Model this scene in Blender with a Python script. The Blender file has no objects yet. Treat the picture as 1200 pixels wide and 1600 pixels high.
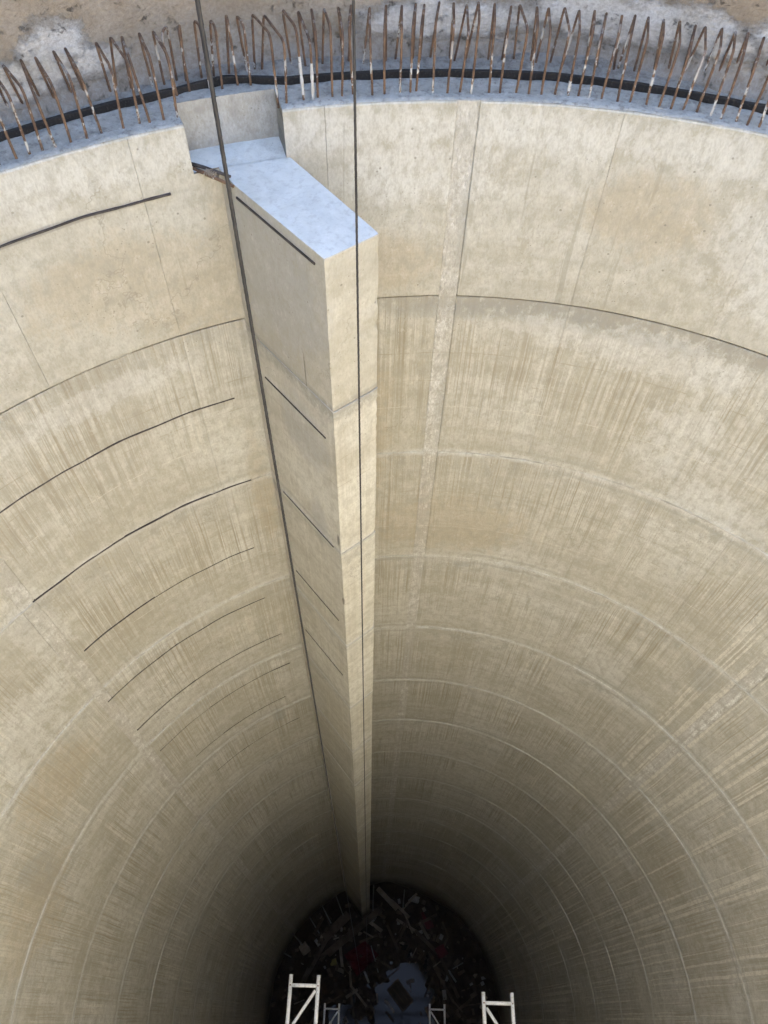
import bpy, bmesh, math, random
from mathutils import Vector, Matrix, noise
random.seed(7)
SC = bpy.context.scene
COL = SC.collection
R_ = math.radians

# ------------------------------------------------------------------ camera
F_PX, PITCH, ROLL = 1138.28, 0.961117, 0.031423
CAMZ = 2.0036
cd = bpy.data.cameras.new('camera')
cam = bpy.data.objects.new('camera', cd)
COL.objects.link(cam)
fw = Vector((0, math.cos(PITCH), -math.sin(PITCH)))
r0 = Vector((1, 0, 0))
u0 = r0.cross(fw)
cr, sr = math.cos(ROLL), math.sin(ROLL)
rr = r0 * cr + u0 * sr
uu = u0 * cr - r0 * sr
m = Matrix.Identity(4)
for i in range(3):
    m[i][0], m[i][1], m[i][2] = rr[i], uu[i], -fw[i]
m[2][3] = CAMZ
cam.matrix_world = m
cd.sensor_fit = 'VERTICAL'
cd.sensor_height = 24.0
cd.lens = 24.0 * F_PX / 1600.0
cd.clip_start = 0.05
cd.clip_end = 2000
SC.camera = cam

# ------------------------------------------------------------------ light
SUN_AZ, SUN_EL = -32.0, 47.0          # azimuth from +Y towards +X, elevation
world = bpy.data.worlds.new('World')
SC.world = world
world.use_nodes = True
wn = world.node_tree.nodes
wl = world.node_tree.links
wn.clear()
sky = wn.new('ShaderNodeTexSky')
sky.sky_type = 'NISHITA'
sky.sun_disc = False
sky.sun_elevation = R_(SUN_EL)
sky.sun_rotation = R_(SUN_AZ)
sky.air_density = 1.0
sky.dust_density = 2.5
sky.ozone_density = 1.0
bg = wn.new('ShaderNodeBackground')
bg.inputs['Strength'].default_value = 0.15
wo = wn.new('ShaderNodeOutputWorld')
wl.new(sky.outputs[0], bg.inputs[0])
wl.new(bg.outputs[0], wo.inputs[0])
sd = bpy.data.lights.new('sun', 'SUN')
sd.energy = 4.0
sd.angle = R_(0.53)
sd.color = (1.0, 0.95, 0.87)
sun = bpy.data.objects.new('sun', sd)
COL.objects.link(sun)
sdir = Vector((math.sin(R_(SUN_AZ)) * math.cos(R_(SUN_EL)), math.cos(R_(SUN_AZ)) * math.cos(R_(SUN_EL)), math.sin(R_(SUN_EL))))
sun.rotation_euler = sdir.to_track_quat('Z', 'Y').to_euler()
sun.location = (0, 0, 20)
vs = SC.view_settings
vs.view_transform = 'Standard'
vs.look = 'None'
vs.exposure = 3.08
vs.gamma = 1.0
vs.use_curve_mapping = False
SC.cycles.max_bounces = 9
SC.cycles.diffuse_bounces = 8
SC.cycles.use_adaptive_sampling = True
SC.cycles.adaptive_threshold = 0.03
SC.cycles.glossy_bounces = 4
SC.cycles.caustics_reflective = False
SC.cycles.caustics_refractive = False
try:
    SC.cycles.use_denoising = True
    SC.cycles.denoiser = 'OPENIMAGEDENOISE'
except Exception:
    pass

# ------------------------------------------------------------------ node helpers
class NT:
    def __init__(s, name):
        s.m = bpy.data.materials.new(name)
        s.m.use_nodes = True
        s.t = s.m.node_tree
        s.n = s.t.nodes
        s.n.clear()
        s.out = s.n.new('ShaderNodeOutputMaterial')
        s.b = s.n.new('ShaderNodeBsdfPrincipled')
        s.t.links.new(s.b.outputs[0], s.out.inputs['Surface'])
    def put(s, sock, v):
        if v is None:
            return
        if isinstance(v, bpy.types.NodeSocket):
            s.t.links.new(v, sock)
        elif isinstance(v, (tuple, list)) and sock.type == 'RGBA' and len(v) == 3:
            sock.default_value = (*v, 1)
        else:
            sock.default_value = v
    def uv(s):
        n = s.n.new('ShaderNodeUVMap')
        n.uv_map = 'metres'
        return n.outputs[0]
    def obj(s):
        return s.n.new('ShaderNodeTexCoord').outputs['Object']
    def geo(s):
        return s.n.new('ShaderNodeNewGeometry').outputs['Position']
    def rnd(s):
        return s.n.new('ShaderNodeObjectInfo').outputs['Random']
    def mapv(s, v, sc, off=(0, 0, 0)):
        n = s.n.new('ShaderNodeMapping')
        s.put(n.inputs['Vector'], v)
        n.inputs['Scale'].default_value = sc
        n.inputs['Location'].default_value = off
        return n.outputs[0]
    def noise(s, v, scale=1, detail=4, rough=0.55, dist=0.0, col=False):
        n = s.n.new('ShaderNodeTexNoise')
        s.put(n.inputs['Vector'], v)
        n.inputs['Scale'].default_value = scale
        n.inputs['Detail'].default_value = detail
        n.inputs['Roughness'].default_value = rough
        n.inputs['Distortion'].default_value = dist
        return n.outputs['Color' if col else 'Fac']
    def voro(s, v, scale, feature='F1'):
        n = s.n.new('ShaderNodeTexVoronoi')
        n.feature = feature
        s.put(n.inputs['Vector'], v)
        n.inputs['Scale'].default_value = scale
        return n.outputs['Distance']
    def ma(s, op, a, b=None, c=None):
        n = s.n.new('ShaderNodeMath')
        n.operation = op
        s.put(n.inputs[0], a)
        s.put(n.inputs[1], b)
        s.put(n.inputs[2], c)
        return n.outputs[0]
    def ss(s, v, a, b, lo=0.0, hi=1.0):
        n = s.n.new('ShaderNodeMapRange')
        n.interpolation_type = 'SMOOTHSTEP'
        s.put(n.inputs[0], v)
        if a > b:
            a, b, lo, hi = b, a, hi, lo
        n.inputs[1].default_value = a
        n.inputs[2].default_value = b
        n.inputs[3].default_value = lo
        n.inputs[4].default_value = hi
        return n.outputs[0]
    def mix(s, f, a, b, mode='MIX'):
        n = s.n.new('ShaderNodeMix')
        n.data_type = 'RGBA'
        n.blend_type = mode
        s.put(n.inputs[0], f)
        s.put(n.inputs[6], a)
        s.put(n.inputs[7], b)
        return n.outputs[2]
    def sep(s, v):
        n = s.n.new('ShaderNodeSeparateXYZ')
        s.put(n.inputs[0], v)
        return n.outputs
    def comb(s, x, y, z=0.0):
        n = s.n.new('ShaderNodeCombineXYZ')
        s.put(n.inputs[0], x)
        s.put(n.inputs[1], y)
        s.put(n.inputs[2], z)
        return n.outputs[0]
    def bump(s, h, strength=0.4, dist=0.01, nrm=None):
        n = s.n.new('ShaderNodeBump')
        n.inputs['Strength'].default_value = strength
        n.inputs['Distance'].default_value = dist
        s.put(n.inputs['Height'], h)
        s.put(n.inputs['Normal'], nrm)
        return n.outputs[0]
    def done(s, col, rough=0.8, nrm=None, metal=0.0, spec=0.3):
        s.put(s.b.inputs['Base Color'], col)
        s.put(s.b.inputs['Roughness'], rough)
        s.put(s.b.inputs['Metallic'], metal)
        s.b.inputs['Specular IOR Level'].default_value = spec
        s.put(s.b.inputs['Normal'], nrm)
        return s.m

CX, CY, RAD = 0.5417, 0.2247, 4.0
FLOOR = -29.5
JOINTS = [0.0, -1.34, -3.07] + [-3.07 - 1.785 * k for k in range(1, 16)]   # last is below the floor

def P(az, r, z):
    a = R_(az)
    return Vector((CX + r * math.sin(a), CY + r * math.cos(a), z))

def ellipses(t, x, y, lst, warp):
    """sum of soft blots in metres on the wall: (az, z, half width, half height)"""
    tot = None
    for az, z, w, h in lst:
        dx = t.ma('DIVIDE', t.ma('SUBTRACT', x, R_(az) * RAD), w)
        dy = t.ma('DIVIDE', t.ma('SUBTRACT', y, z), h)
        d = t.ma('ADD', t.ma('MULTIPLY', dx, dx), t.ma('MULTIPLY', dy, dy))
        e = t.ss(t.ma('ADD', d, warp), 1.3, 0.35)
        tot = e if tot is None else t.ma('MAXIMUM', tot, e)
    return tot

def make_wall(name, base, alt, streaky=1.0, blots=1.0, grit=1.0, marks=()):
    t = NT(name)
    uv = t.uv()
    x, y, _ = t.sep(uv)
    K = lambda *f: tuple(min(0.85, c * g) for c, g in zip(base, f))
    big = t.noise(t.mapv(uv, (0.55, 0.8, 1)), 1, 4, 0.6)
    med = t.noise(t.mapv(uv, (1.7, 2.4, 1), (3, 7, 0)), 1, 7, 0.72, 0.3)
    blt = t.noise(t.mapv(uv, (4.4, 3.0, 1), (13, 7, 0)), 1, 6, 0.78, 0.2)
    fine = t.noise(t.mapv(uv, (14, 8, 1), (1, 2, 0)), 1, 5, 0.76)
    finer = t.noise(t.mapv(uv, (75, 32, 1)), 1, 2, 0.7)
    warp = t.ma('ADD', t.ma('MULTIPLY', t.ma('SUBTRACT', blt, 0.5), 4.2), t.ma('MULTIPLY', t.ma('SUBTRACT', fine, 0.5), 2.0))
    fr = t.ma('FRACT', t.ma('DIVIDE', t.ma('SUBTRACT', -3.07 + 1.785 * 8, y), 1.785))
    tl = t.ma('ADD', fr, t.ma('MULTIPLY', t.ma('SUBTRACT', med, 0.5), 0.6))
    in0 = t.ss(y, -1.36, -1.32)
    lower = t.ma('SUBTRACT', 1.0, in0)
    col = t.mix(t.ss(big, 0.40, 0.60), base, alt)
    # every pour and shutter board has its own tone
    col = t.mix(0.85, col, t.mix(t.rnd(), (0.86, 0.85, 0.82), (1.08, 1.09, 1.12)), 'MULTIPLY')
    bw = t.noise(t.comb(t.ma('MULTIPLY', x, 0.02), t.ma('MULTIPLY', y, 2.6), 9.0), 1, 3, 0.75)
    col = t.mix(t.ma('MULTIPLY', t.ss(bw, 0.45, 0.58), 0.42), col, K(0.74, 0.72, 0.68))
    cell = t.n.new('ShaderNodeTexWhiteNoise')
    cell.noise_dimensions = '2D'
    t.put(cell.inputs['Vector'], t.comb(t.ma('FLOOR', t.ma('DIVIDE', t.ma('ADD', x, 0.14), 0.456)), t.ma('FLOOR', t.ma('DIVIDE', t.ma('SUBTRACT', y, 0.25), 0.595))))
    col = t.mix(t.ma('MULTIPLY', lower, 0.8), col, t.mix(cell.outputs[0], (0.91, 0.90, 0.88), (1.05, 1.06, 1.07)), 'MULTIPLY')
    col = t.mix(t.ss(med, 0.47, 0.64, 0.0, 0.5), col, K(0.78, 0.755, 0.70))
    col = t.mix(t.ss(med, 0.49, 0.36, 0.0, 0.4), col, K(1.12, 1.14, 1.18))
    col = t.mix(t.ss(blt, 0.52, 0.68, 0.0, 0.42), col, K(0.72, 0.69, 0.63))
    col = t.mix(t.ss(blt, 0.46, 0.32, 0.0, 0.35), col, K(1.18, 1.2, 1.25))
    # fine vertical run marks
    sx = t.ma('ADD', x, t.ma('MULTIPLY', t.noise(t.mapv(uv, (2, 1.2, 1)), 1, 3, 0.6), 0.03))
    st0 = t.noise(t.comb(t.ma('MULTIPLY', sx, 9), t.ma('MULTIPLY', y, 0.09), 2.0), 1, 4, 0.6)
    st1 = t.noise(t.comb(t.ma('MULTIPLY', sx, 42), t.ma('MULTIPLY', y, 0.30)), 1, 3, 0.66)
    st2 = t.noise(t.comb(t.ma('MULTIPLY', sx, 110), t.ma('MULTIPLY', y, 0.7), 4.0), 1, 2, 0.6)
    area = t.ma('MULTIPLY', t.ss(t.noise(t.mapv(uv, (1.1, 0.55, 1), (9, 3, 0)), 1, 4, 0.65), 0.38, 0.60, 0.15, 1.0), t.ss(tl, 1.0, 0.3, 0.3, 1.0))
    sm = t.ma('MULTIPLY', area, t.ma('ADD', t.ma('MULTIPLY', lower, 0.9), 0.10))
    col = t.mix(t.ma('MULTIPLY', t.ma('MULTIPLY', t.ss(st0, 0.50, 0.62), sm), 0.45 * streaky), col, K(0.66, 0.62, 0.54))
    col = t.mix(t.ma('MULTIPLY', t.ma('MULTIPLY', t.ss(st1, 0.54, 0.62), sm), 0.62 * streaky), col, K(0.55, 0.48, 0.38))
    col = t.mix(t.ma('MULTIPLY', t.ma('MULTIPLY', t.ss(st2, 0.54, 0.64), sm), 0.62 * streaky), col, K(0.56, 0.49, 0.40))
    col = t.mix(t.ma('MULTIPLY', t.ma('MULTIPLY', t.ss(st1, 0.46, 0.38), sm), 0.5 * streaky), col, K(1.3, 1.32, 1.38))
    # sharp pale lime runs
    wr = t.noise(t.comb(t.ma('MULTIPLY', sx, 20), t.ma('MULTIPLY', y, 0.07), 8.0), 1, 4, 0.62)
    rg = t.ma('MULTIPLY', t.ss(t.noise(t.mapv(uv, (0.7, 0.35, 1), (5, 5, 0)), 1, 3, 0.6), 0.36, 0.5), t.ss(x, 2.9, 4.4))
    rg = t.ma('MAXIMUM', rg, t.ma('MULTIPLY', t.ss(x, -3.6, -5.0), t.ss(t.noise(t.mapv(uv, (0.9, 0.5, 1), (2, 8, 0)), 1, 3), 0.46, 0.6, 0, 0.8)))
    rg = t.ma('MAXIMUM', rg, t.ma('MULTIPLY', lower, t.ss(t.noise(t.mapv(uv, (1.1, 0.6, 1), (22, 8, 0)), 1, 3), 0.55, 0.66, 0, 0.5)))
    rg = t.ma('MAXIMUM', rg, ellipses(t, x, y, [(58, -6.6, 1.1, 3.2), (80, -8.5, 0.9, 3.0), (46, -5.0, 0.3, 1.2)], t.ma('MULTIPLY', warp, 0.5)))
    wm = t.ma('MULTIPLY', t.ma('MULTIPLY', t.ss(wr, 0.53, 0.565), rg), lower)
    col = t.mix(t.ma('MULTIPLY', wm, 0.72 * streaky), col, K(1.4, 1.4, 1.42))
    dr = t.noise(t.comb(t.ma('MULTIPLY', sx, 9), t.ma('MULTIPLY', y, 0.3), 18.0), 1, 4, 0.66)
    dm = t.ma('MULTIPLY', t.ss(dr, 0.60, 0.64), t.ss(t.noise(t.mapv(uv, (0.9, 1.3, 1), (15, 5, 0)), 1, 3), 0.44, 0.58))
    col = t.mix(t.ma('MULTIPLY', dm, 0.4 * streaky), col, K(0.5, 0.48, 0.43))
    # smears just under each joint, and the pale slurry band of the joint itself
    uj = t.ma('MULTIPLY', t.ss(tl, 0.30, 0.02), lower)
    col = t.mix(t.ma('MULTIPLY', uj, t.ss(fine, 0.45, 0.60, 0, 0.4)), col, (0.62, 0.61, 0.56))
    col = t.mix(t.ma('MULTIPLY', uj, t.ss(blt, 0.49, 0.62, 0, 0.6)), col, (0.33, 0.315, 0.265))
    wob = t.ma('MULTIPLY', t.ma('SUBTRACT', t.noise(t.mapv(uv, (2.5, 0.3, 1)), 1, 4, 0.6), 0.5), 0.05)
    fj = t.ma('PINGPONG', t.ma('ADD', fr, wob), 0.5)
    jb = t.ma('MULTIPLY', t.ss(fj, 0.036, 0.012), t.ma('MULTIPLY', lower, t.ss(med, 0.38, 0.56, 0.25, 0.85)))
    col = t.mix(jb, col, (0.60, 0.60, 0.55))
    jd = t.ma('MULTIPLY', t.ma('MULTIPLY', t.ss(t.ma('ABSOLUTE', t.ma('SUBTRACT', fj, 0.05)), 0.022, 0.004), lower), t.ss(big, 0.44, 0.6, 0.0, 0.55))
    col = t.mix(jd, col, (0.36, 0.35, 0.30))
    # shutter board lines between the joints
    for f, w, tone in ((0.333, 0.0035, K(0.66, 0.62, 0.55)), (0.667, 0.0035, K(1.25, 1.25, 1.25)), (0.50, 0.003, K(0.7, 0.66, 0.6))):
        ml = t.ma('ABSOLUTE', t.ma('SUBTRACT', t.ma('ADD', fr, t.ma('MULTIPLY', wob, 0.4)), f))
        col = t.mix(t.ma('MULTIPLY', t.ma('MULTIPLY', t.ss(ml, w, w * 0.4), lower), t.ss(blt, 0.44, 0.56, 0.0, 0.7)), col, tone)
    dk = t.ma('MULTIPLY', t.ma('MULTIPLY', t.ss(t.ma('ADD', y, t.ma('MULTIPLY', warp, 0.05)), -1.54, -1.42), lower), t.ss(x, -1.6, 0.2, 0.15, 1.0))
    col = t.mix(t.ma('MULTIPLY', dk, t.ss(fine, 0.40, 0.56, 0.3, 0.8)), col, (0.31, 0.295, 0.25))
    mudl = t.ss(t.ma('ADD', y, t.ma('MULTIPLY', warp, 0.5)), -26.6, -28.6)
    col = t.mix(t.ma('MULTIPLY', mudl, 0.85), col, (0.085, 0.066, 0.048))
    if blots > 0:
        g = ellipses(t, x, y, [(-1.4, -2.55, 0.05, 0.42), (-6.8, -4.90, 0.42, 0.035), (-2.2, -7.5, 0.05, 0.5), (45.5, -5.2, 0.12, 0.3),
                               (-77, -6.2, 0.22, 0.5), (6, -1.46, 0.9, 0.10), (16, -1.50, 0.6, 0.08), (-30, -8.6, 0.1, 0.25), (5, -5.0, 0.12, 0.05),
                               (-1.3, -0.75, 0.03, 0.35)], warp)
        col = t.mix(t.ma('MULTIPLY', g, 0.5 * blots), col, (0.30, 0.30, 0.27))
        o = ellipses(t, x, y, [(-23.4, -0.85, 0.10, 0.55), (-24.2, -3.3, 0.1, 0.9), (-27, -1.0, 0.45, 0.35), (-8.5, -1.05, 0.4, 0.25),
                               (15, -0.6, 0.4, 0.3), (-66, -5.4, 0.5, 0.5), (2, -4.2, 0.8, 0.5), (-10, -2.6, 0.2, 0.9), (-82, -6.5, .6, .6), (-33, -0.8, 0.6, 0.3)], warp)
        col = t.mix(t.ma('MULTIPLY', o, 0.36 * blots), col, (0.43, 0.345, 0.215))
        wgt = ellipses(t, x, y, [(8, -1.56, 0.5, 0.09), (14, -1.66, 0.35, 0.1), (-38, -1.60, 0.7, 0.12), (20, -1.62, 0.7, 0.2), (-55, -3.4, 0.2, 0.6), (26, -2.4, 0.3, 0.5), (33, -2.9, 0.5, 0.25),
                                 (27, -0.7, 0.5, 0.4), (-36, -0.14, 1.2, 0.14), (0, -0.14, 2.4, 0.12), (-5, -0.4, 0.5, 0.25), (20.55 / 4 * 57.2958, 9, 1, 1), (16, -0.16, 1.2, 0.14), (-66, -4.3, .7, .5)], warp)
        col = t.mix(t.ma('MULTIPLY', wgt, 0.38 * blots), col, (0.66, 0.655, 0.61))
        ink = ellipses(t, x, y, [(-40.5, -0.356, 0.97, 0.022)], t.ma('MULTIPLY', warp, 0.5))
        col = t.mix(t.ma('MULTIPLY', ink, 0.5 * blots), col, (0.16, 0.16, 0.17))
    if marks:
        gy = ellipses(t, x, y, [(20.50 / 4 * 57.2958, -0.72, 0.52, 0.62), (20.65 / 4 * 57.2958, -1.9, 0.3, 0.35), (20.75 / 4 * 57.2958, -2.9, 0.12, 0.3)], t.ma('MULTIPLY', warp, 0.8))  # pier's left face greyed: its shade put into the colour as soft blots
        col = t.mix(t.ma('MULTIPLY', gy, 0.55), col, (0.40, 0.40, 0.375))
        jl = ellipses(t, x, y, [(21.3 / 4 * 57.2958, z_, 1.4, 0.022) for z_ in (-1.40, -3.09, -4.88, -6.67)], t.ma('MULTIPLY', warp, 0.7))
        col = t.mix(t.ma('MULTIPLY', jl, 0.45), col, (0.33, 0.33, 0.30))
        mk = ellipses(t, x, y, marks, t.ma('MULTIPLY', warp, 0.6))
        col = t.mix(t.ma('MULTIPLY', mk, 0.8), col, (0.12, 0.11, 0.095))
    # hairline cracks
    ck = t.voro(t.mapv(t.mix(0.35, uv, t.noise(uv, 3, 4, 0.7, 0, True)), (1.3, 0.9, 1)), 1, 'DISTANCE_TO_EDGE')
    ckm = t.ma('MULTIPLY', t.ss(ck, 0.006, 0.0), t.ss(t.noise(t.mapv(uv, (0.6, 0.6, 1), (33, 1, 0)), 1, 3), 0.54, 0.62))
    col = t.mix(t.ma('MULTIPLY', ckm, 0.45), col, (0.19, 0.17, 0.13))
    # air holes
    vo = t.voro(uv, 30)
    pr = t.noise(t.mapv(uv, (2.2, 2.2, 1), (5, 9, 0)), 1, 3, 0.6)
    hole = t.ma('MULTIPLY', t.ss(vo, 0.16, 0.09), t.ss(pr, 0.50, 0.62))
    vo2 = t.ss(t.voro(t.mapv(uv, (1, 1, 1), (3, 3, 0)), 7), 0.065, 0.04)
    hole = t.ma('MAXIMUM', hole, t.ma('MULTIPLY', vo2, in0))
    col = t.mix(t.ma('MULTIPLY', hole, 0.6), col, (0.15, 0.135, 0.11))
    col = t.mix(t.ss(fine, 0.45, 0.64, 0.0, 0.55 * grit), col, K(0.68, 0.66, 0.62))
    col = t.mix(t.ss(fine, 0.45, 0.32, 0.0, 0.35 * grit), col, K(1.25, 1.25, 1.3))
    col = t.mix(t.ss(finer, 0.40, 0.66, 0.0, 0.28 * grit), col, K(0.62, 0.6, 0.56))
    h = t.ma('ADD', t.ma('MULTIPLY', fine, 1.4), t.ma('MULTIPLY', finer, 0.3))
    nb = t.bump(h, 0.45 * grit, 0.012)
    return t.done(col, 0.82, nb, spec=0.25)

M = {}
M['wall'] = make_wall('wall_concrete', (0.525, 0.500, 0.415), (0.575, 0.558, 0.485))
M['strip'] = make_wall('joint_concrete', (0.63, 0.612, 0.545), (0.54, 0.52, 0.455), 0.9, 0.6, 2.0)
M['pier'] = make_wall('pier_concrete', (0.56, 0.535, 0.45), (0.61, 0.588, 0.505), 0.25, 0, 0.9, [((20 + 0.191 + 0.565) / 4 * 57.2958, -1.24, 0.007, 0.17), ((20.191 + 0.82) / 4 * 57.2958, -2.9, 0.02, 0.09), ((20.191 + 0.84) / 4 * 57.2958, -3.9, 0.02, 0.07)])
M['niche'] = make_wall('niche_concrete', (0.46, 0.45, 0.41), (0.53, 0.515, 0.47), 0.2, 0, 1.4)

def simple(name, c1, c2, scale=4, rough=0.85, bump=0.4, dist=0.01, c3=None, metal=0.0, detail=8, coord='obj', spec=0.3):
    t = NT(name)
    v = t.obj() if coord == 'obj' else t.geo()
    n1 = t.noise(v, scale, detail, 0.68)
    n2 = t.noise(v, scale * 6, 5, 0.7)
    col = t.mix(t.ss(n1, 0.35, 0.65), c1, c2)
    if c3:
        col = t.mix(t.ss(n2, 0.52, 0.66, 0, 0.8), col, c3)
    nb = t.bump(t.ma('ADD', n1, t.ma('MULTIPLY', n2, 0.5)), bump, dist)
    return t.done(col, rough, nb, metal, spec)

def make_ledge(name, g, lum):
    t = NT(name)
    v = t.geo()
    a = t.noise(v, 3.0, 8, 0.7, 0.6)
    b = t.noise(v, 22, 8, 0.75)
    c = t.noise(v, 90, 4, 0.7)
    col = t.mix(t.ss(a, 0.35, 0.65), (0.485 * lum, 0.51 * lum, 0.49 * lum), (0.58 * lum, 0.605 * lum, 0.58 * lum))
    col = t.mix(t.ss(b, 0.5, 0.62, 0, 0.7 * g), col, (0.27, 0.265, 0.255))
    col = t.mix(t.ss(b, 0.45, 0.33, 0, 0.8 * g), col, (0.76, 0.76, 0.75))
    px, py, pz = t.sep(v)
    rad = t.ma('SQRT', t.ma('ADD', t.ma('POWER', t.ma('SUBTRACT', px, 0.5417), 2.0), t.ma('POWER', t.ma('SUBTRACT', py, 0.2247), 2.0)))
    back_shade = t.ss(t.ma('ADD', rad, t.ma('MULTIPLY', t.ma('SUBTRACT', a, 0.5), 0.25)), 4.20, 4.46)  # shade along the back of the ledge, put into the colour as brownish grey
    col = t.mix(t.ma('MULTIPLY', back_shade, 0.75), col, t.mix(t.ss(b, 0.42, 0.58), (0.36, 0.34, 0.31), (0.23, 0.21, 0.18)))
    d = t.ma('MULTIPLY', t.ss(t.voro(v, 16), 0.1, 0.05), t.ss(a, 0.45, 0.6))
    col = t.mix(t.ma('MULTIPLY', d, 0.7), col, (0.13, 0.12, 0.11))
    h = t.ma('ADD', t.ma('MULTIPLY', b, 1.0), t.ma('MULTIPLY', c, 0.35))
    h = t.ma('ADD', h, t.ma('MULTIPLY', a, 1.5))
    return t.done(col, 0.8, t.bump(h, 1.0 * g, 0.035), spec=0.3)
M['ledge'] = make_ledge('rough_cement', 1.0, 1.0)
M['cap'] = make_ledge('trowelled_cement', 0.36, 1.12)

def make_outer():
    t = NT('sprayed_concrete')
    uv = t.uv()
    x, y, _ = t.sep(uv)
    a = t.noise(t.mapv(uv, (2.2, 2.2, 1)), 1, 7, 0.7, 0.6)
    b = t.noise(t.mapv(uv, (16, 16, 1)), 1, 8, 0.78)
    c = t.noise(t.mapv(uv, (55, 55, 1)), 1, 5, 0.75)
    warp = t.ma('MULTIPLY', t.ma('SUBTRACT', t.noise(t.mapv(uv, (7, 9, 1)), 1, 8, 0.8), 0.5), 3.4)
    col = t.mix(t.ss(a, 0.38, 0.62), (0.39, 0.315, 0.225), (0.46, 0.39, 0.30))
    low = t.ss(t.ma('ADD', y, t.ma('MULTIPLY', warp, 0.07)), 0.33, 0.12)
    col = t.mix(t.ma('MULTIPLY', low, 0.85), col, t.mix(t.ss(b, 0.4, 0.62), (0.44, 0.42, 0.385), (0.31, 0.285, 0.24)))
    mort = ellipses(t, x, y, [(-31.3, 0.24, 0.19, 0.17), (-34.5, 0.17, 0.32, 0.11), (-29, 0.17, 0.18, 0.08), (9, 0.24, 0.62, 0.13), (-3.5, 0.20, 0.5, 0.10),
                              (5.5, 0.36, 0.3, 0.1), (13.5, 0.27, 0.3, 0.1), (-19.5, 0.44, 0.14, 0.1), (1, 0.42, 0.28, 0.07), (16.5, .2, .25, .07), (-4.5, 0.33, 0.1, 0.12), (24, .25, .5, .15)], warp)
    col = t.mix(t.ma('MULTIPLY', mort, t.ss(b, 0.25, 0.6, 1.0, 0.7)), col, (0.80, 0.79, 0.75))
    pit = t.ss(b, 0.565, 0.64)
    pz = t.ma('MULTIPLY', pit, t.ss(t.noise(t.mapv(uv, (3, 5, 1), (4, 4, 0)), 1, 3, 0.6), 0.42, 0.58))
    col = t.mix(t.ma('MULTIPLY', pz, 0.75), col, (0.12, 0.10, 0.08))
    col = t.mix(t.ss(c, 0.35, 0.7, 0, 0.4), col, (0.18, 0.15, 0.11))
    h = t.ma('SUBTRACT', t.ma('ADD', t.ma('MULTIPLY', c, 0.35), b), t.ma('MULTIPLY', pz, 0.7))
    h = t.ma('ADD', h, t.ma('MULTIPLY', mort, 0.7))
    return t.done(col, 0.92, t.bump(h, 0.9, 0.03), spec=0.2)
M['outer'] = make_outer()

def make_rebar():
    t = NT('rusty_steel')
    v = t.geo()
    a = t.noise(v, 14, 6, 0.7)
    b = t.noise(t.mapv(v, (60, 60, 25)), 1, 4, 0.7)
    r = t.noise(t.mapv(v, (9, 9, 6), (5, 1, 0)), 1, 4, 0.75)
    z = t.sep(v)[2]
    col = t.mix(t.ss(a, 0.38, 0.62), (0.10, 0.062, 0.042), (0.20, 0.125, 0.075))
    col = t.mix(t.ss(b, 0.5, 0.7, 0, 0.6), col, (0.06, 0.04, 0.03))
    sp = t.ma('MULTIPLY', t.ss(r, 0.555, 0.60), t.ss(z, 0.33, 0.1, 0.35, 1.0))
    col = t.mix(t.ma('MULTIPLY', sp, 0.9), col, (0.55, 0.54, 0.50))
    return t.done(col, 0.8, t.bump(t.ma('ADD', b, t.ma('MULTIPLY', sp, 1.5)), 0.6, 0.003), spec=0.3)
M['rebar'] = make_rebar()
M['coat'] = simple('dried_cement', (0.56, 0.55, 0.52), (0.42, 0.41, 0.38), 20, 0.9, 0.8, 0.006)
M['black'] = simple('black_rubber', (0.014, 0.0135, 0.0135), (0.024, 0.023, 0.022), 14, 0.7, 0.7, 0.006, (0.05, 0.048, 0.045))
M['groove'] = simple('dark_sealant', (0.05, 0.043, 0.04), (0.085, 0.075, 0.07), 12, 0.8, 0.5, 0.003)
M['rope'] = simple('greased_wire', (0.028, 0.027, 0.027), (0.05, 0.047, 0.045), 30, 0.5, 0.3, 0.002, metal=0.2)
M['ridge'] = simple('cement_slurry', (0.50, 0.485, 0.43), (0.38, 0.365, 0.31), 6, 0.88, 0.7, 0.01)
M['white'] = simple('white_paint', (0.78, 0.78, 0.76), (0.60, 0.60, 0.57), 5, 0.5, 0.15, 0.002, (0.42, 0.40, 0.36))
M['timber'] = simple('wet_timber', (0.13, 0.10, 0.075), (0.07, 0.052, 0.038), 3, 0.8, 0.5, 0.01)
M['pale_timber'] = simple('pale_timber', (0.26, 0.225, 0.18), (0.17, 0.14, 0.11), 3, 0.8, 0.5, 0.01)
M['red'] = simple('red_plastic', (0.12, 0.014, 0.020), (0.07, 0.012, 0.016), 3, 0.5, 0.3, 0.01)
M['mud'] = simple('wet_mud', (0.040, 0.028, 0.022), (0.065, 0.048, 0.035), 1.3, 0.75, 0.8, 0.05, (0.022, 0.017, 0.014))
M['steel'] = simple('galvanised_bar', (0.24, 0.24, 0.235), (0.17, 0.17, 0.165), 6, 0.5, 0.2, 0.002)
M['sack'] = simple('pale_block', (0.30, 0.29, 0.27), (0.2, 0.19, 0.18), 4, 0.85, 0.5, 0.01)
M['yellow'] = simple('yellow_plastic', (0.2, 0.17, 0.04), (0.12, 0.10, 0.03), 4, 0.5, 0.2, 0.004)
M['ground'] = simple('site_ground', (0.30, 0.25, 0.18), (0.38, 0.32, 0.24), 0.6, 0.9, 0.8, 0.08)
tw = NT('still_water')
tw.b.inputs['IOR'].default_value = 1.33
wnz = tw.noise(tw.geo(), 5, 3, 0.5)
M['water'] = tw.done((0.012, 0.011, 0.010), 0.05, tw.bump(wnz, 0.05, 0.01), spec=0.17)

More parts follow.
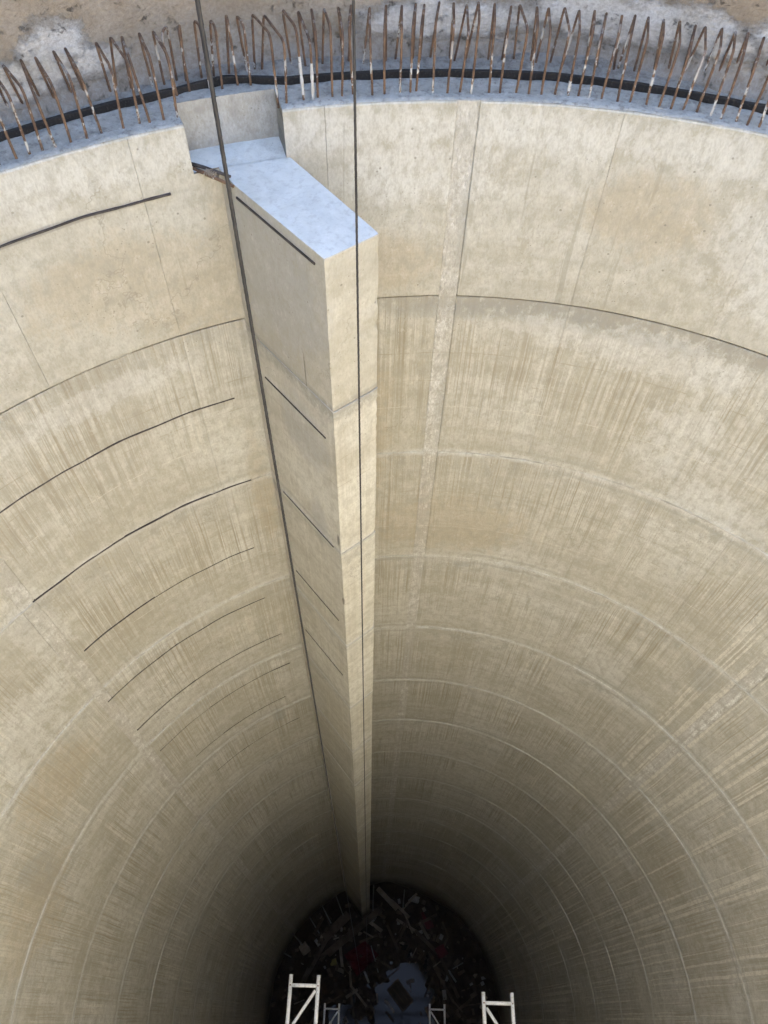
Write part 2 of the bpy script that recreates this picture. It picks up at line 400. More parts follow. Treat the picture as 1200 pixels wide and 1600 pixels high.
# ------------------------------------------------------------------ mesh helpers
def tag(o, label=None, cat=None, group=None, kind=None):
    if label: o['label'] = label
    if cat: o['category'] = cat
    if group: o['group'] = group
    if kind: o['kind'] = kind
    return o

def empty(name, loc=(0, 0, 0), rz=0.0):
    o = bpy.data.objects.new(name, None)
    COL.objects.link(o)
    o.location = loc
    o.rotation_euler = (0, 0, rz)
    o.empty_display_size = 0.3
    return o

def link_mesh(name, me, parent=None, smooth=False):
    o = bpy.data.objects.new(name, me)
    COL.objects.link(o)
    if parent is not None:
        o.parent = parent
    if smooth:
        for p in me.polygons:
            p.use_smooth = True
    return o

class MB:
    def __init__(s):
        s.v, s.f, s.uv, s.mi = [], [], {}, []
    def add(s, *vs):
        i = len(s.v)
        s.v += [tuple(v) for v in vs]
        return i
    def face(s, idx, mi=0):
        s.f.append(tuple(idx))
        s.mi.append(mi)
    def box(s, c, size, rot=None, mi=0):
        hx, hy, hz = size[0] / 2, size[1] / 2, size[2] / 2
        q = rot or Matrix.Identity(3)
        vs = [Vector(c) + q @ Vector((a * hx, b * hy, d * hz)) for a in (-1, 1) for b in (-1, 1) for d in (-1, 1)]
        i = s.add(*vs)
        for f in ((0, 1, 3, 2), (4, 6, 7, 5), (0, 4, 5, 1), (2, 3, 7, 6), (0, 2, 6, 4), (1, 5, 7, 3)):
            s.face([i + k for k in f], mi)
    def beam(s, a, b, w, h, up=(0, 0, 1), mi=0):
        a, b = Vector(a), Vector(b)
        d = (b - a)
        L = d.length
        d.normalize()
        x = d.cross(Vector(up))
        if x.length < 1e-4:
            x = d.cross(Vector((1, 0, 0)))
        x.normalize()
        y = x.cross(d)
        q = Matrix((x, d, y)).transposed()
        s.box((a + b) / 2, (w, L, h), q, mi)
    def tube(s, pts, rad, n=8, cap=True, mi=0):
        pts = [Vector(p) for p in pts]
        prev = None
        rings = []
        for k, p in enumerate(pts):
            if k == 0: d = pts[1] - p
            elif k == len(pts) - 1: d = p - pts[k - 1]
            else: d = (pts[k + 1] - p).normalized() + (p - pts[k - 1]).normalized()
            d.normalize()
            if prev is None:
                x = d.cross(Vector((0.31, 0.77, 0.55)))
                x.normalize()
            else:
                x = prev - d * prev.dot(d)
                x.normalize()
            prev = x
            y = d.cross(x)
            r = rad[k] if isinstance(rad, (list, tuple)) else rad
            rings.append(s.add(*[p + (x * math.cos(2 * math.pi * j / n) + y * math.sin(2 * math.pi * j / n)) * r for j in range(n)]))
        for a, b in zip(rings, rings[1:]):
            for j in range(n):
                s.face((a + j, a + (j + 1) % n, b + (j + 1) % n, b + j), mi)
        if cap:
            s.face([rings[0] + n - 1 - j for j in range(n)], mi)
            s.face([rings[-1] + j for j in range(n)], mi)
    def build(s, name, mats, parent=None, smooth=False, uvf=None, fix=True):
        me = bpy.data.meshes.new(name)
        me.from_pydata(s.v, [], s.f)
        mats = mats if isinstance(mats, (list, tuple)) else [mats]
        for mm in mats:
            me.materials.append(mm)
        for p, k in zip(me.polygons, s.mi):
            p.material_index = k
        if uvf:
            l = me.uv_layers.new(name='metres')
            for p in me.polygons:
                for li in p.loop_indices:
                    l.data[li].uv = uvf(me.vertices[me.loops[li].vertex_index].co)
        if fix:
            bm = bmesh.new()
            bm.from_mesh(me)
            bmesh.ops.recalc_face_normals(bm, faces=bm.faces)
            bm.to_mesh(me)
            bm.free()
        return link_mesh(name, me, parent, smooth)

def uv_cyl(co):
    a = math.atan2(co[0] - CX, co[1] - CY)
    return (a * RAD, co[2])

def subdiv(a, b, step):
    n = max(1, int(math.ceil(abs(b - a) / step)))
    return [a + (b - a) * k / n for k in range(n + 1)]

def curved_slab(mb, azs, zs, rfun, rback, mask=None, round_edge=0.006):
    """curved slab on the shaft wall: inner face follows rfun(az, z), sides run back to rback"""
    na, nz = len(azs), len(zs)
    ok = lambda i, j: 0 <= i < na - 1 and 0 <= j < nz - 1 and (mask is None or mask((azs[i] + azs[i + 1]) / 2, (zs[j] + zs[j + 1]) / 2))
    idx = {}
    def g(i, j):
        if (i, j) not in idx:
            idx[(i, j)] = mb.add(P(azs[i], rfun(azs[i], zs[j]), zs[j]))
        return idx[(i, j)]
    bidx = {}
    def gb(i, j):
        if (i, j) not in bidx:
            bidx[(i, j)] = mb.add(P(azs[i], rback, zs[j]))
        return bidx[(i, j)]
    for i in range(na - 1):
        for j in range(nz - 1):
            if not ok(i, j):
                continue
            mb.face((g(i, j), g(i + 1, j), g(i + 1, j + 1), g(i, j + 1)))
            for (di, dj, e) in ((-1, 0, ((i, j), (i, j + 1))), (1, 0, ((i + 1, j + 1), (i + 1, j))), (0, -1, ((i + 1, j), (i, j))), (0, 1, ((i, j + 1), (i + 1, j + 1)))):
                if not ok(i + di, j + dj):
                    a, b = e
                    mb.face((g(*a), g(*b), gb(*b), gb(*a)))

# ------------------------------------------------------------------ ground above the pit
TOP = 3.4
gm = MB()
radii = [4.86, 6, 9, 15, 30, 80, 250, 900]
N = 72
rows = [gm.add(*[P(360 * j / N, r, TOP + (0.0 if k < 1 else 0.03 * math.sin(j * 1.7 + k))) for j in range(N)]) for k, r in enumerate(radii)]
for a, b in zip(rows, rows[1:]):
    for j in range(N):
        gm.face((a + j, b + j, b + (j + 1) % N, a + (j + 1) % N))
tag(gm.build('ground', M['ground']), kind='structure')

# ------------------------------------------------------------------ outer pit wall of sprayed concrete
om = MB()
azs = [k * 0.8 for k in range(450)]
zs = [-0.02 + 0.05 * k for k in range(14)] + [0.75, 1.0, 1.4, 1.9, 2.5, 3.0, TOP + 0.12]
grid = []
for z in zs:
    row = []
    for a in azs:
        p = Vector((math.sin(R_(a)) * 4.5, math.cos(R_(a)) * 4.5, z))
        n = noise.noise(p * 1.1) * 0.06 + noise.noise(p * 4.5) * 0.028 + noise.noise(p * 13) * 0.012
        foot = max(0.0, 0.10 - z) * 0.7
        aw_ = a - 360 if a > 180 else a
        base_r = 4.53 - 0.075 * min(1, max(0, (-22 - aw_) / 8)) - 0.09 * min(1, max(0, (aw_ - 8) / 10))
        row.append(om.add(P(a, base_r + n - foot, z)))
    grid.append(row)
for j in range(len(zs) - 1):
    for i in range(len(azs)):
        k = (i + 1) % len(azs)
        om.face((grid[j][i], grid[j][k], grid[j + 1][k], grid[j + 1][i]))
top_out = [om.add(P(a, 4.87, TOP + 0.12)) for a in azs]
bot_out = [om.add(P(a, 4.87, TOP - 0.6)) for a in azs]
for i in range(len(azs)):
    k = (i + 1) % len(azs)
    om.face((grid[-1][i], grid[-1][k], top_out[k], top_out[i]))
    om.face((top_out[i], top_out[k], bot_out[k], bot_out[i]))
def uv_out(co):
    a = math.atan2(co[0] - CX, co[1] - CY)
    return (a * RAD, co[2])
o = om.build('outer_wall', M['outer'], None, True, uv_out)
tag(o, 'rough brown sprayed concrete pit wall rising behind the row of rusty hairpin bars', 'wall')

# ------------------------------------------------------------------ ledge round the shaft mouth
N0, N1, NR, NZ = -24.65, -16.95, 4.215, -0.272     # niche: azimuths, back radius, floor level
lm_ = MB()
azl = sorted(set([round(-180 + 2.0 * k, 3) for k in range(68)] + [round(-45 + 0.5 * k, 3) for k in range(160)] + [round(36 + 2.0 * k, 3) for k in range(73)] + [N0, N1]))
azl = [a for a in azl if not (abs(a - N0) < 0.3 and a != N0) and not (abs(a - N1) < 0.3 and a != N1)]
rl = [3.998, 4.008, 4.025, 4.05, 4.08, 4.11, 4.14, 4.18, 4.215, 4.25, 4.30, 4.34, 4.38, 4.42, 4.46, 4.50, 4.62]
gi = {}
def lg(i, j):
    if (i, j) not in gi:
        a, r = azl[i], rl[j]
        q = Vector((math.sin(R_(a)) * r, math.cos(R_(a)) * r, 0))
        z = 0.004 + noise.noise(q * 5) * 0.010 + noise.noise(q * 14) * 0.007
        if j == 0:
            z -= 0.010
            r += noise.noise(q * 9) * 0.004
        if r > 4.38:
            z += (r - 4.38) * 0.25
        gi[(i, j)] = lm_.add(P(a, r, z))
    return gi[(i, j)]
for i in range(len(azl) - 1):
    for j in range(len(rl) - 1):
        am, rm = (azl[i] + azl[i + 1]) / 2, (rl[j] + rl[j + 1]) / 2
        if N0 < am < N1 and rm < NR:
            continue
        lm_.face((lg(i, j), lg(i + 1, j), lg(i + 1, j + 1), lg(i, j + 1)))
tag(lm_.build('ledge', M['ledge'], None, True), kind='structure')

# ------------------------------------------------------------------ shaft wall
wall = empty('shaft_wall', (CX, CY, FLOOR))
tag(wall, 'deep round shaft wall of pale streaked concrete cast in stacked lifts', 'wall')
WINV = Matrix.Translation((-CX, -CY, -FLOOR))
def wpart(mb, name, mat, smooth=False, kind=None, label=None):
    o = mb.build(name, mat, wall, smooth, uv_cyl)
    o.matrix_parent_inverse = WINV
    if kind: o['kind'] = kind
    if label: o['label'] = label
    return o

BACK0, BACK1 = 101.0, 259.0
core = MB()
azc = sorted(set([-BACK0 - 1 + 2.0 * k for k in range(int((2 * BACK0 + 2) / 2) + 1)] + [N0, N1]))
zc = [-0.004, NZ, -1.3275, -1.329, -1.352, -1.3535] + [-3.3 - 2.0 * k for k in range(14)]
curved_slab(core, azc, zc, lambda a, z: 3.999 if z > -1.3285 else (4.028 if z > -1.3525 else 4.0085), 4.3, lambda a, z: not (N0 < a < N1 and z > NZ))
wpart(core, 'wall_core', M['wall'])
bk = MB()
curved_slab(bk, subdiv(BACK0 - 0.4, BACK1 + 0.4, 3), [-0.004] + [-1.3 - 2.0 * k for k in range(15)], lambda a, z: 4.0, 4.3)
wpart(bk, 'wall_back', M['wall'])

seams = [-101, -92, -79.5, -67, -54.5, -41.8, -29, -13.6, -2.0, 10.4, 24, 37, 50, 62.5, 75, 88, 101]
STRIPS = (-54.5, -2.0, 50)
SW = 0.95
rnd = random.Random(11)
for li in range(len(JOINTS) - 1):
    zt, zb = JOINTS[li], JOINTS[li + 1]
    zb = max(zb, FLOOR - 0.4)
    if zt <= zb:
        continue
    gt = 0.0 if li == 0 else (0.010 if li == 1 else 0.004)
    gb = 0.008 if li == 0 else 0.003
    for a0, a1 in zip(seams, seams[1:]):
        ga = 0.015 if li == 0 else 0.010
        s0 = a0 + (SW if a0 in STRIPS else ga)
        s1 = a1 - (SW if a1 in STRIPS else ga * rnd.uniform(0.4, 1.2))
        off = rnd.uniform(-0.0025, 0.0025) - (0.012 if li == 0 else 0.0)
        tilt = rnd.uniform(-0.002, 0.002)
        azs = subdiv(s0, s1, 1.4)
        z1, z0 = zt - gt - (0.006 if li == 0 else 0), zb + gb
        zs = [z1, z1 - 0.008] + subdiv(z1 - 0.03, z0 + 0.03, 0.6) + [z0 + 0.008, z0]
        mask = None
        if a0 == -29:
            azs = sorted(set(subdiv(s0, N0, 1.4) + subdiv(N0, N1, 1.4) + subdiv(N1, s1, 1.4)))
            if li == 0:
                zs = [z1, z1 - 0.008, z1 - 0.03, NZ] + subdiv(-0.5, z0 + 0.03, 0.6) + [z0 + 0.008, z0]
                mask = lambda a, z: not (N0 < a < N1 and z > NZ)
            z_is = zs
        def rf(a, z, off=off, tilt=tilt, s0=s0, s1=s1, z0=z0, z1=z1, li=li):
            e = min(z1 - z, z - z0)
            ch = 0.005 * max(0.0, 1 - e / 0.008)
            q = Vector((a * 0.07, z, li * 3.1))
            return RAD + off + ch + tilt * (a - s0) / (s1 - s0) + noise.noise(q * 1.7) * 0.003 + noise.noise(q * 9) * 0.0012
        mb = MB()
        curved_slab(mb, azs, zs, rf, 4.03, mask)
        wpart(mb, 'concrete_panel', M['wall'])
    for a in STRIPS:
        mb = MB()
        z1, z0 = zt - 0.001 - (0.006 if li == 0 else 0), zb + 0.001
        so = rnd.uniform(-0.001, 0.002)
        curved_slab(mb, subdiv(a - SW + 0.05, a + SW - 0.09, 0.45), subdiv(z1, z0, 0.12),
                    lambda a_, z_: 4.002 + so - (0.010 if li == 0 else 0) + noise.noise(Vector((a_ * 0.6, z_ * 3, 2.2))) * 0.003, 4.03)
        wpart(mb, 'joint_strip', M['strip'])

# slurry that squeezed out of the joints between lifts
for li in range(1, len(JOINTS) - 2):
    z = JOINTS[li]
    mb = MB()
    run = []
    lo, hi = -101, 101
    a = lo
    while a <= hi:
        v = noise.noise(Vector((a * 0.06, li * 7.3, 0.5)))
        v2 = noise.noise(Vector((a * 0.5, li * 3.3, 4.5)))
        fat = max(0.0, 0.30 + v * 1.4 + v2 * 0.8 + noise.noise(Vector((a * 1.6, li * 2.3, 1.5))) * 0.7)
        if li == 1:
            fat = 0.0 if a > -20 else fat * 0.6
        on = fat > 0.18 and not (-24 < a < -17)
        if on:
            run.append((a, min(1.3, fat), v2))
        if (not on or a + 0.7 > hi) and run:
            if len(run) > 2:
                rings = []
                for k, (aa, ft, w) in enumerate(run):
                    e = 0.15 if k in (0, len(run) - 1) else 1.0
                    hh = (0.003 + 0.015 * ft) * e
                    dp = (0.002 + 0.005 * ft) * e
                    zz = z - 0.004 + w * 0.012
                    rings.append(mb.add(P(aa, 4.006, zz + hh), P(aa, 4.0 - dp * .8, zz + hh * 0.5), P(aa, 4.0 - dp, zz - hh * 0.2), P(aa, 4.006, zz - hh * 1.3)))
                for p_, q_ in zip(rings, rings[1:]):
                    for k in range(3):
                        mb.face((p_ + k, q_ + k, q_ + k + 1, p_ + k + 1))
            run = []
        a += 0.7
    if mb.f:
        wpart(mb, 'mortar_ridge', M['ridge'], True)

# dark sealing strips let into the left hand wall
for k, (z, a0, a1, h) in enumerate([(-0.352, -54, -26.8, 0.012), (-2.05, -53.6, -25.2, 0.012), (-3.06, -53.9, -25.3, 0.011), (-4.1, -52.8, -26.9, 0.009),
                                    (-5.13, -54.4, -27.1, 0.008), (-6.12, -53.7, -25.8, 0.007), (-7.03, -52.9, -25.4, 0.005), (-8.05, -48.4, -27.8, 0.004), (-9.1, -46.4, -26, 0.004)]):
    mb = MB()
    azs = subdiv(a0, a1, 0.5)
    off = 3.976 if k == 0 else (3.994 if k != 2 else 3.99)
    wob = lambda a_: noise.noise(Vector((a_ * 0.25, k * 5.0, 0))) * 0.010
    ht_ = h
    rings = []
    for a_ in azs:
        h = ht_ * (1.0 + 0.5 * noise.noise(Vector((a_ * 0.9, k * 3.0, 2))))
        rings.append(mb.add(P(a_, 4.01, z + h / 2 + wob(a_)), P(a_, off, z + h / 2 - 0.002 + wob(a_)), P(a_, off, z - h / 2 + 0.001 + wob(a_)), P(a_, 4.01, z - h / 2 + wob(a_))))
    for p_, q_ in zip(rings, rings[1:]):
        for j in range(3):
            mb.face((p_ + j, q_ + j, q_ + j + 1, p_ + j + 1))
    for p_ in (rings[0], rings[-1]):
        mb.face((p_, p_ + 1, p_ + 2, p_ + 3))
    wpart(mb, 'sealing_strip', M['groove'])

# niche cut in the rim above the pier
nb = MB()
azn = subdiv(N0, N1, 1.2)
a = [nb.add(P(q, NR, 0.006)) for q in azn]
b = [nb.add(P(q, NR - 0.004, NZ - 0.01)) for q in azn]
for i in range(len(azn) - 1):
    nb.face((a[i], a[i + 1], b[i + 1], b[i]))
for q in (N0, N1):
    zz = subdiv(0.002, NZ - 0.01, 0.07)
    rws = [nb.add(P(q, 3.988 + 0.003 * math.sin(z * 60), z), P(q, NR + 0.001, z)) for z in zz]
    for p_, q_ in zip(rws, rws[1:]):
        nb.face((p_, p_ + 1, q_ + 1, q_))
o = wpart(nb, 'niche_lining', M['niche'])
nf = MB()
rws = []
for q in subdiv(N0 + 0.02, N1 - 0.02, 0.6):
    rws.append(nf.add(*[P(q, r, NZ + 0.009 + noise.noise(Vector((q, r * 14, 2))) * 0.003 + (0.0 if r < 4.05 else 0.004)) for r in (3.989, 4.0, 4.04, 4.08, 4.12, 4.16, 4.20, 4.217)]))
for p_, q_ in zip(rws, rws[1:]):
    for k in range(7):
        nf.face((p_ + k, p_ + k + 1, q_ + k + 1, q_ + k))
wpart(nf, 'niche_floor', M['cap'], True)

# ------------------------------------------------------------------ the pier
PZ = -0.2665
poly = [(-0.995, 3.918), (-0.890, 3.757), (-0.352, 3.130), (-0.338, 3.114), (-0.318, 3.126), (-0.088, 3.322), (-0.070, 3.342), (-0.082, 3.362), (-0.632, 4.090), (-0.70, 4.26), (-1.17, 4.12), (-1.17, 4.0)]
pier = empty('pier', (-0.35, 3.5, FLOOR))
tag(pier, 'tall slab-like concrete pier jutting from the shaft wall below the niche', 'pier')
PINV = Matrix.Translation((0.35, -3.5, -FLOOR))
perim = [0.0]
for (x0, y0), (x1, y1) in zip(poly, poly[1:] + poly[:1]):
    perim.append(perim[-1] + math.hypot(x1 - x0, y1 - y0))
def prism(zt, zb, grow, top_mat, name):
    cx_ = sum(p[0] for p in poly) / len(poly)
    cy_ = sum(p[1] for p in poly) / len(poly)
    me = bpy.data.meshes.new(name)
    vs_, fs, mi, uvs = [], [], [], []
    levels = [(zt, -0.004), (zt - 0.006, 0.0)] + [(z, 0.0) for z in subdiv(zt - 0.03, zb + 0.03, 0.045 if zt > -6 else 0.6)] + [(zb + 0.005, 0.0), (zb, -0.003)]
    n = len(poly)
    for z, g in levels:
        for k, (x, y) in enumerate(poly):
            d = Vector((x - cx_, y - cy_))
            d.normalize()
            w = (grow + g + noise.noise(Vector((x * 3, y * 3, z * 1.5))) * 0.002)
            if 2 <= k <= 7:
                ch = noise.noise(Vector((k // 5 * 7.0, 3.3, z * 11)))
                w += noise.noise(Vector((x * 9, y * 9, z * 20))) * 0.0018 - max(0.0, ch - 0.28) * 0.03 * (1 if k in (3, 6) else 0.35)
            if k == 0 or k > 8: w = 0
            vs_.append((x + d.x * w, y + d.y * w, z))
    for r in range(len(levels) - 1):
        for k in range(n):
            k2 = (k + 1) % n
            fs.append((r * n + k, r * n + k2, (r + 1) * n + k2, (r + 1) * n + k))
            mi.append(0)
            u0_, u1_ = perim[k] + 20, perim[k + 1] + 20
            uvs.append(((u0_, levels[r][0]), (u1_, levels[r][0]), (u1_, levels[r + 1][0]), (u0_, levels[r + 1][0])))
    fs.append(tuple(range(n)))
    mi.append(1)
    uvs.append(tuple((p[0], p[1]) for p in poly))
    b0 = (len(levels) - 1) * n
    fs.append(tuple(b0 + n - 1 - k for k in range(n)))
    mi.append(0)
    uvs.append(tuple((poly[n - 1 - k][0], poly[n - 1 - k][1]) for k in range(n)))
    me.from_pydata(vs_, [], fs)
    me.materials.append(M['pier'])
    me.materials.append(top_mat)
    l = me.uv_layers.new(name='metres')
    for p, k, u in zip(me.polygons, mi, uvs):
        p.material_index = k
        for li, c in zip(p.loop_indices, u):
            l.data[li].uv = c
    bm = bmesh.new()
    bm.from_mesh(me)
    bmesh.ops.recalc_face_normals(bm, faces=bm.faces)
    bm.to_mesh(me)
    bm.free()
    o = link_mesh(name, me, pier)
    o.matrix_parent_inverse = PINV
    return o
pj = [PZ, -1.385] + JOINTS[2:]
for k in range(len(pj) - 1):
    zb = max(pj[k + 1], FLOOR - 0.4)
    if pj[k] <= zb: continue
    prism(pj[k] - (0.003 if k else 0), zb + 0.002, rnd.uniform(-0.0025, 0.0025), M['cap'] if k == 0 else M['pier'], 'pier_lift')
# strips on its left face
A, B = Vector((-0.890, 3.757)), Vector((-0.338, 3.114))
nrm = Vector((-(B - A).y, (B - A).x)).normalized() * -1
if nrm.dot(Vector((0, 0)) - A) < 0: nrm = -nrm
for k, z in enumerate([-0.335, -1.715, -3.085, -4.43, -5.8]):
    mb = MB()
    h = (0.012, 0.010, 0.008, 0.005, 0.003)[k]
    p0 = A.lerp(B, 0.03) + nrm * 0.002
    p1 = A.lerp(B, 0.88 if k != 0 else 0.90) + nrm * 0.002
    mb.beam((*p0, z), (*p1, z - 0.006), 0.010, h)
    o = mb.build('sealing_strip', M['groove'], pier)
    o.matrix_parent_inverse = PINV
# grout bead in the pier joints
for z in pj[1:7]:
    mb = MB()
    pts = [poly[k] for k in (1, 2, 3, 4, 5, 6, 7)]
    mb.tube([(x * 1.0 + (x + .5) * 0.004, y + (y - 3.6) * 0.004, z + 0.002 * math.sin(k * 2)) for k, (x, y) in enumerate(pts)], 0.0028, 6)
    o = mb.build('grout_bead', M['coat'], pier)
    o.matrix_parent_inverse = PINV

# ------------------------------------------------------------------ black waterstop band on the ledge
ws = MB()
def wr(a):
    base = 4.243
    if -36 < a < -24: base = 4.243 + (a + 36) / 12 * 0.055
    elif -24 <= a < -20.3: base = 4.298 + (a + 24) / 3.7 * 0.05
    elif -20.3 <= a < -16: base = 4.348 - (a + 20.3) / 4.3 * 0.10
    elif 4 < a < 24: base = 4.243 - (a - 4) / 20 * 0.05
    elif a >= 24: base = 4.193
    return base + noise.noise(Vector((a * 0.1, 0, 0))) * 0.006
aw = subdiv(-120, 120, 0.6)
rings = []
for a in aw:
    r = wr(a)
    n = noise.noise(Vector((a * 0.9, 3, 0))) * 0.002
    hgt = 0.043 + noise.noise(Vector((a * 0.5, 9, 0))) * 0.004
    rings.append(ws.add(P(a, r + n, 0.0), P(a, r + n, hgt - 0.004), P(a, r + 0.004 + n, hgt), P(a, r + 0.020, hgt), P(a, r + 0.022, 0.0)))
for p_, q_ in zip(rings, rings[1:]):
    for k in range(4):
        ws.face((p_ + k, q_ + k, q_ + k + 1, p_ + k + 1))
tag(ws.build('waterstop_band', M['black']), 'black rubber waterstop band standing in a ring along the grey ledge', 'waterstop')

# ------------------------------------------------------------------ rusty hairpin bars
BARS = [(4.05, -38.0, -37.9, 0.262), (4.055, -36.75, -36.5, 0.265), (4.06, -35.8, -35.5, 0.265),
 (4.054, -34.89, -34.67, 0.265), (4.054, -33.92, -33.46, 0.268), (4.065, -32.79, -32.58, 0.269), (4.062, -31.63, -31.33, 0.276), (4.075, -30.45, -30.55, 0.28), (4.071, -28.89, -28.51, 0.279), (4.08, -27.66, -27.46, 0.283), (4.07, -26.88, -26.72, 0.283), (4.069, -25.87, -25.54, 0.285), (4.075, -24.82, -24.62, 0.287),
 (4.29, -24.05, -23.58, 0.294), (4.302, -23.11, -22.74, 0.295), (4.317, -21.58, -21.7, 0.303), (4.304, -20.7, -20.6, 0.297), (4.308, -19.49, -19.45, 0.309), (4.289, -18.57, -18.75, 0.303),
 (4.082, -17.04, -17.63, 0.299), (4.058, -16.46, -16.82, 0.293), (4.065, -15.03, -15.44, 0.303), (4.062, -14.33, -14.4, 0.301), (4.071, -13.91, -13.39, 0.299), (4.065, -12.81, -12.52, 0.301), (4.071, -12.04, -11.51, 0.307),
 (4.084, -11.1, -10.54, 0.309), (4.064, -9.62, -9.25, 0.303), (4.065, -8.65, -8.05, 0.309), (4.08, -7.4, -6.89, 0.301), (4.07, -6.61, -5.88, 0.307), (4.083, -6.13, -5.28, 0.309), (4.065, -4.83, -4.17, 0.312), (4.064, -3.66, -3.16, 0.312), (4.079, -2.68, -2.23, 0.31), (4.066, -1.78, -1.36, 0.314), (4.078, -0.34, -0.2, 0.31), (4.075, 0.51, 1.01, 0.303), (4.09, 1.79, 1.6, 0.308), (4.075, 2.79, 2.86, 0.303), (4.069, 3.8, 3.67, 0.309), (4.079, 4.81, 4.82, 0.308), (4.084, 5.87, 5.87, 0.307), (4.094, 6.67, 6.98, 0.303), (4.076, 7.52, 7.84, 0.302), (4.082, 8.47, 8.94, 0.3), (4.081, 9.76, 9.88, 0.303), (4.09, 10.7, 10.78, 0.303), (4.085, 11.99, 11.87, 0.299), (4.09, 12.97, 13.0, 0.297), (4.08, 13.86, 14.14, 0.291), (4.078, 14.74, 14.81, 0.288), (4.082, 15.8, 15.95, 0.291), (4.073, 16.88, 16.9, 0.285), (4.057, 17.67, 17.76, 0.288), (4.053, 18.83, 18.86, 0.286), (4.041, 19.66, 19.83, 0.282), (4.04, 20.56, 20.81, 0.276)]
ORD = ['', 'first', 'second', 'third', 'fourth', 'fifth', 'sixth', 'seventh', 'eighth', 'ninth', 'tenth', 'eleventh', 'twelfth', 'thirteenth', 'fourteenth', 'fifteenth', 'sixteenth', 'seventeenth']
COATED = {21: (0.03, 0.22), 22: (0.0, 0.19), 48: (0.10, 0.14), 42: (0.03, 0.08)}
def bar_label(k):
    if k <= 12:
        n = 12 - k + 1
        s = 'rusty hairpin bar, %s to the left of the niche in the rim' % ORD[n]
        if k == 12: s = 'rusty hairpin bar standing right at the left corner of the niche'
    elif k <= 18:
        s = 'rusty hairpin bar on the strip of ledge behind the niche, %s from the left' % ORD[k - 12]
    elif k <= 25:
        s = 'rusty hairpin bar between niche and right-hand wire, %s from the niche' % ORD[k - 18]
    elif k == 26:
        s = 'rusty hairpin bar seen right beside the right-hand hanging wire'
    elif k - 26 <= 16:
        s = 'rusty hairpin bar, %s to the right of the right-hand hanging wire' % ORD[k - 26]
    else:
        s = 'rusty hairpin bar, %s in from the right edge of the photo' % ORD[len(BARS) - k]
    if k in COATED:
        s = s.replace('rusty hairpin bar', 'rusty hairpin bar with whitened leg')
    return s
rb = random.Random(3)
for k, (rf, af, ab, zb) in enumerate(BARS):
    rback = 4.42 + rb.uniform(-0.015, 0.015)
    tf = zb + rb.uniform(-0.005, 0.04) if ab < -18 else zb + rb.uniform(-0.01, 0.055)
    tf = zb + (0.02 if rf > 4.2 else (tf - zb))
    q0 = P(af, rf, -0.03)
    q1 = P(af + rb.uniform(-0.3, 0.3), rf + rb.uniform(-0.02, 0.03), tf)
    q2 = P(ab, rback, zb + 0.005)
    q3 = P(ab + rb.uniform(-0.55, 0.55), rback + 0.02, -0.0)
    def corner(a, b, c, r):
        d1, d2 = (a - b).normalized(), (c - b).normalized()
        s_, e_ = b + d1 * r, b + d2 * r
        out = []
        for i in range(6):
            t_ = i / 5
            out.append(s_ * (1 - t_) ** 2 + b * 2 * t_ * (1 - t_) + e_ * t_ ** 2)
        return out
    mid = [q0.lerp(q1, t_) + Vector((rb.uniform(-.0015, .0015), rb.uniform(-.0015, .0015), 0)) for t_ in (0.3, 0.6)]
    pts = [q0] + mid + corner(q0, q1, q2, min(0.06, 0.45 * (q2 - q1).length)) + corner(q1, q2, q3, min(0.035, 0.3 * (q2 - q1).length)) + [q2.lerp(q3, 0.5), q3]
    # ribbed bar: small ring ribs
    mb = MB()
    mb.tube(pts, 0.0066, 8)
    acc = 0.0
    for a, b in zip(pts, pts[1:]):
        L = (b - a).length
        d = (b - a).normalized()
        while acc < L:
            c = a + d * acc
            mb.tube([c - d * 0.0014, c + d * 0.0014], 0.0076, 6, True)
            acc += 0.016
        acc -= L
    o = mb.build('hairpin_bar', M['rebar'], None, False, None, False)
    tag(o, bar_label(k), 'rebar', 'rusty hairpin bars standing in a row on the ledge')
    if k in COATED:
        z0, z1 = COATED[k]
        d = q1 - q0
        f = lambda z: q0 + d * ((z - q0.z) / d.z)
        cm = MB()
        zz = [z0 + (z1 - z0) * i / 8 for i in range(9)]
        cm.tube([f(z) for z in zz], [0.0088 + 0.0016 * math.sin(i * 2.1 + k) * (0 < i < 8) for i in range(9)], 9)
        cm.build('cement_coating', M['coat'], o)

# ------------------------------------------------------------------ tied bar stubs beside the pier root
st = empty('tied_bar_stub', P(-23.2, 3.97, -0.25))
tag(st, 'two short dark bars tied with wire, poking out at the left foot of the niche', 'bar stub')
SINV = Matrix.Translation(-Vector(st.location))
for k, (a, b) in enumerate([((-1.165, 3.925, -0.250), (-0.900, 3.770, -0.232)), ((-1.155, 3.905, -0.262), (-0.880, 3.725, -0.262))]):
    mb = MB()
    a, b = Vector(a), Vector(b)
    mb.tube([a, a.lerp(b, 0.4) + Vector((0, 0, 0.004)), b], [0.011, 0.011, 0.0085], 8)
    o = mb.build('bar', [M['groove'], M['rebar']][k], st)
    o.matrix_parent_inverse = SINV
mb = MB()
c0 = Vector((-1.043, 3.845, -0.255))
dd = Vector((0.28, -0.16, 0.0)).normalized()
for j in range(7):
    c = c0 + dd * (j * 0.011)
    pts = []
    for i in range(11):
        th = 2 * math.pi * i / 10
        pts.append(c + Vector((dd.y, -dd.x, 0)) * math.cos(th) * (0.020 + 0.002 * math.sin(j * 3)) + Vector((0, 0, 1)) * math.sin(th) * 0.022 + dd * 0.004 * math.sin(th + j))
    mb.tube(pts, 0.0038, 5)
mb.tube([c0, c0 + Vector((0.03, -0.02, 0.03)), c0 + Vector((0.07, 0.0, 0.028))], 0.003, 5)
o = mb.build('wire_tie', M['pale_timber'], st)
o.matrix_parent_inverse = SINV

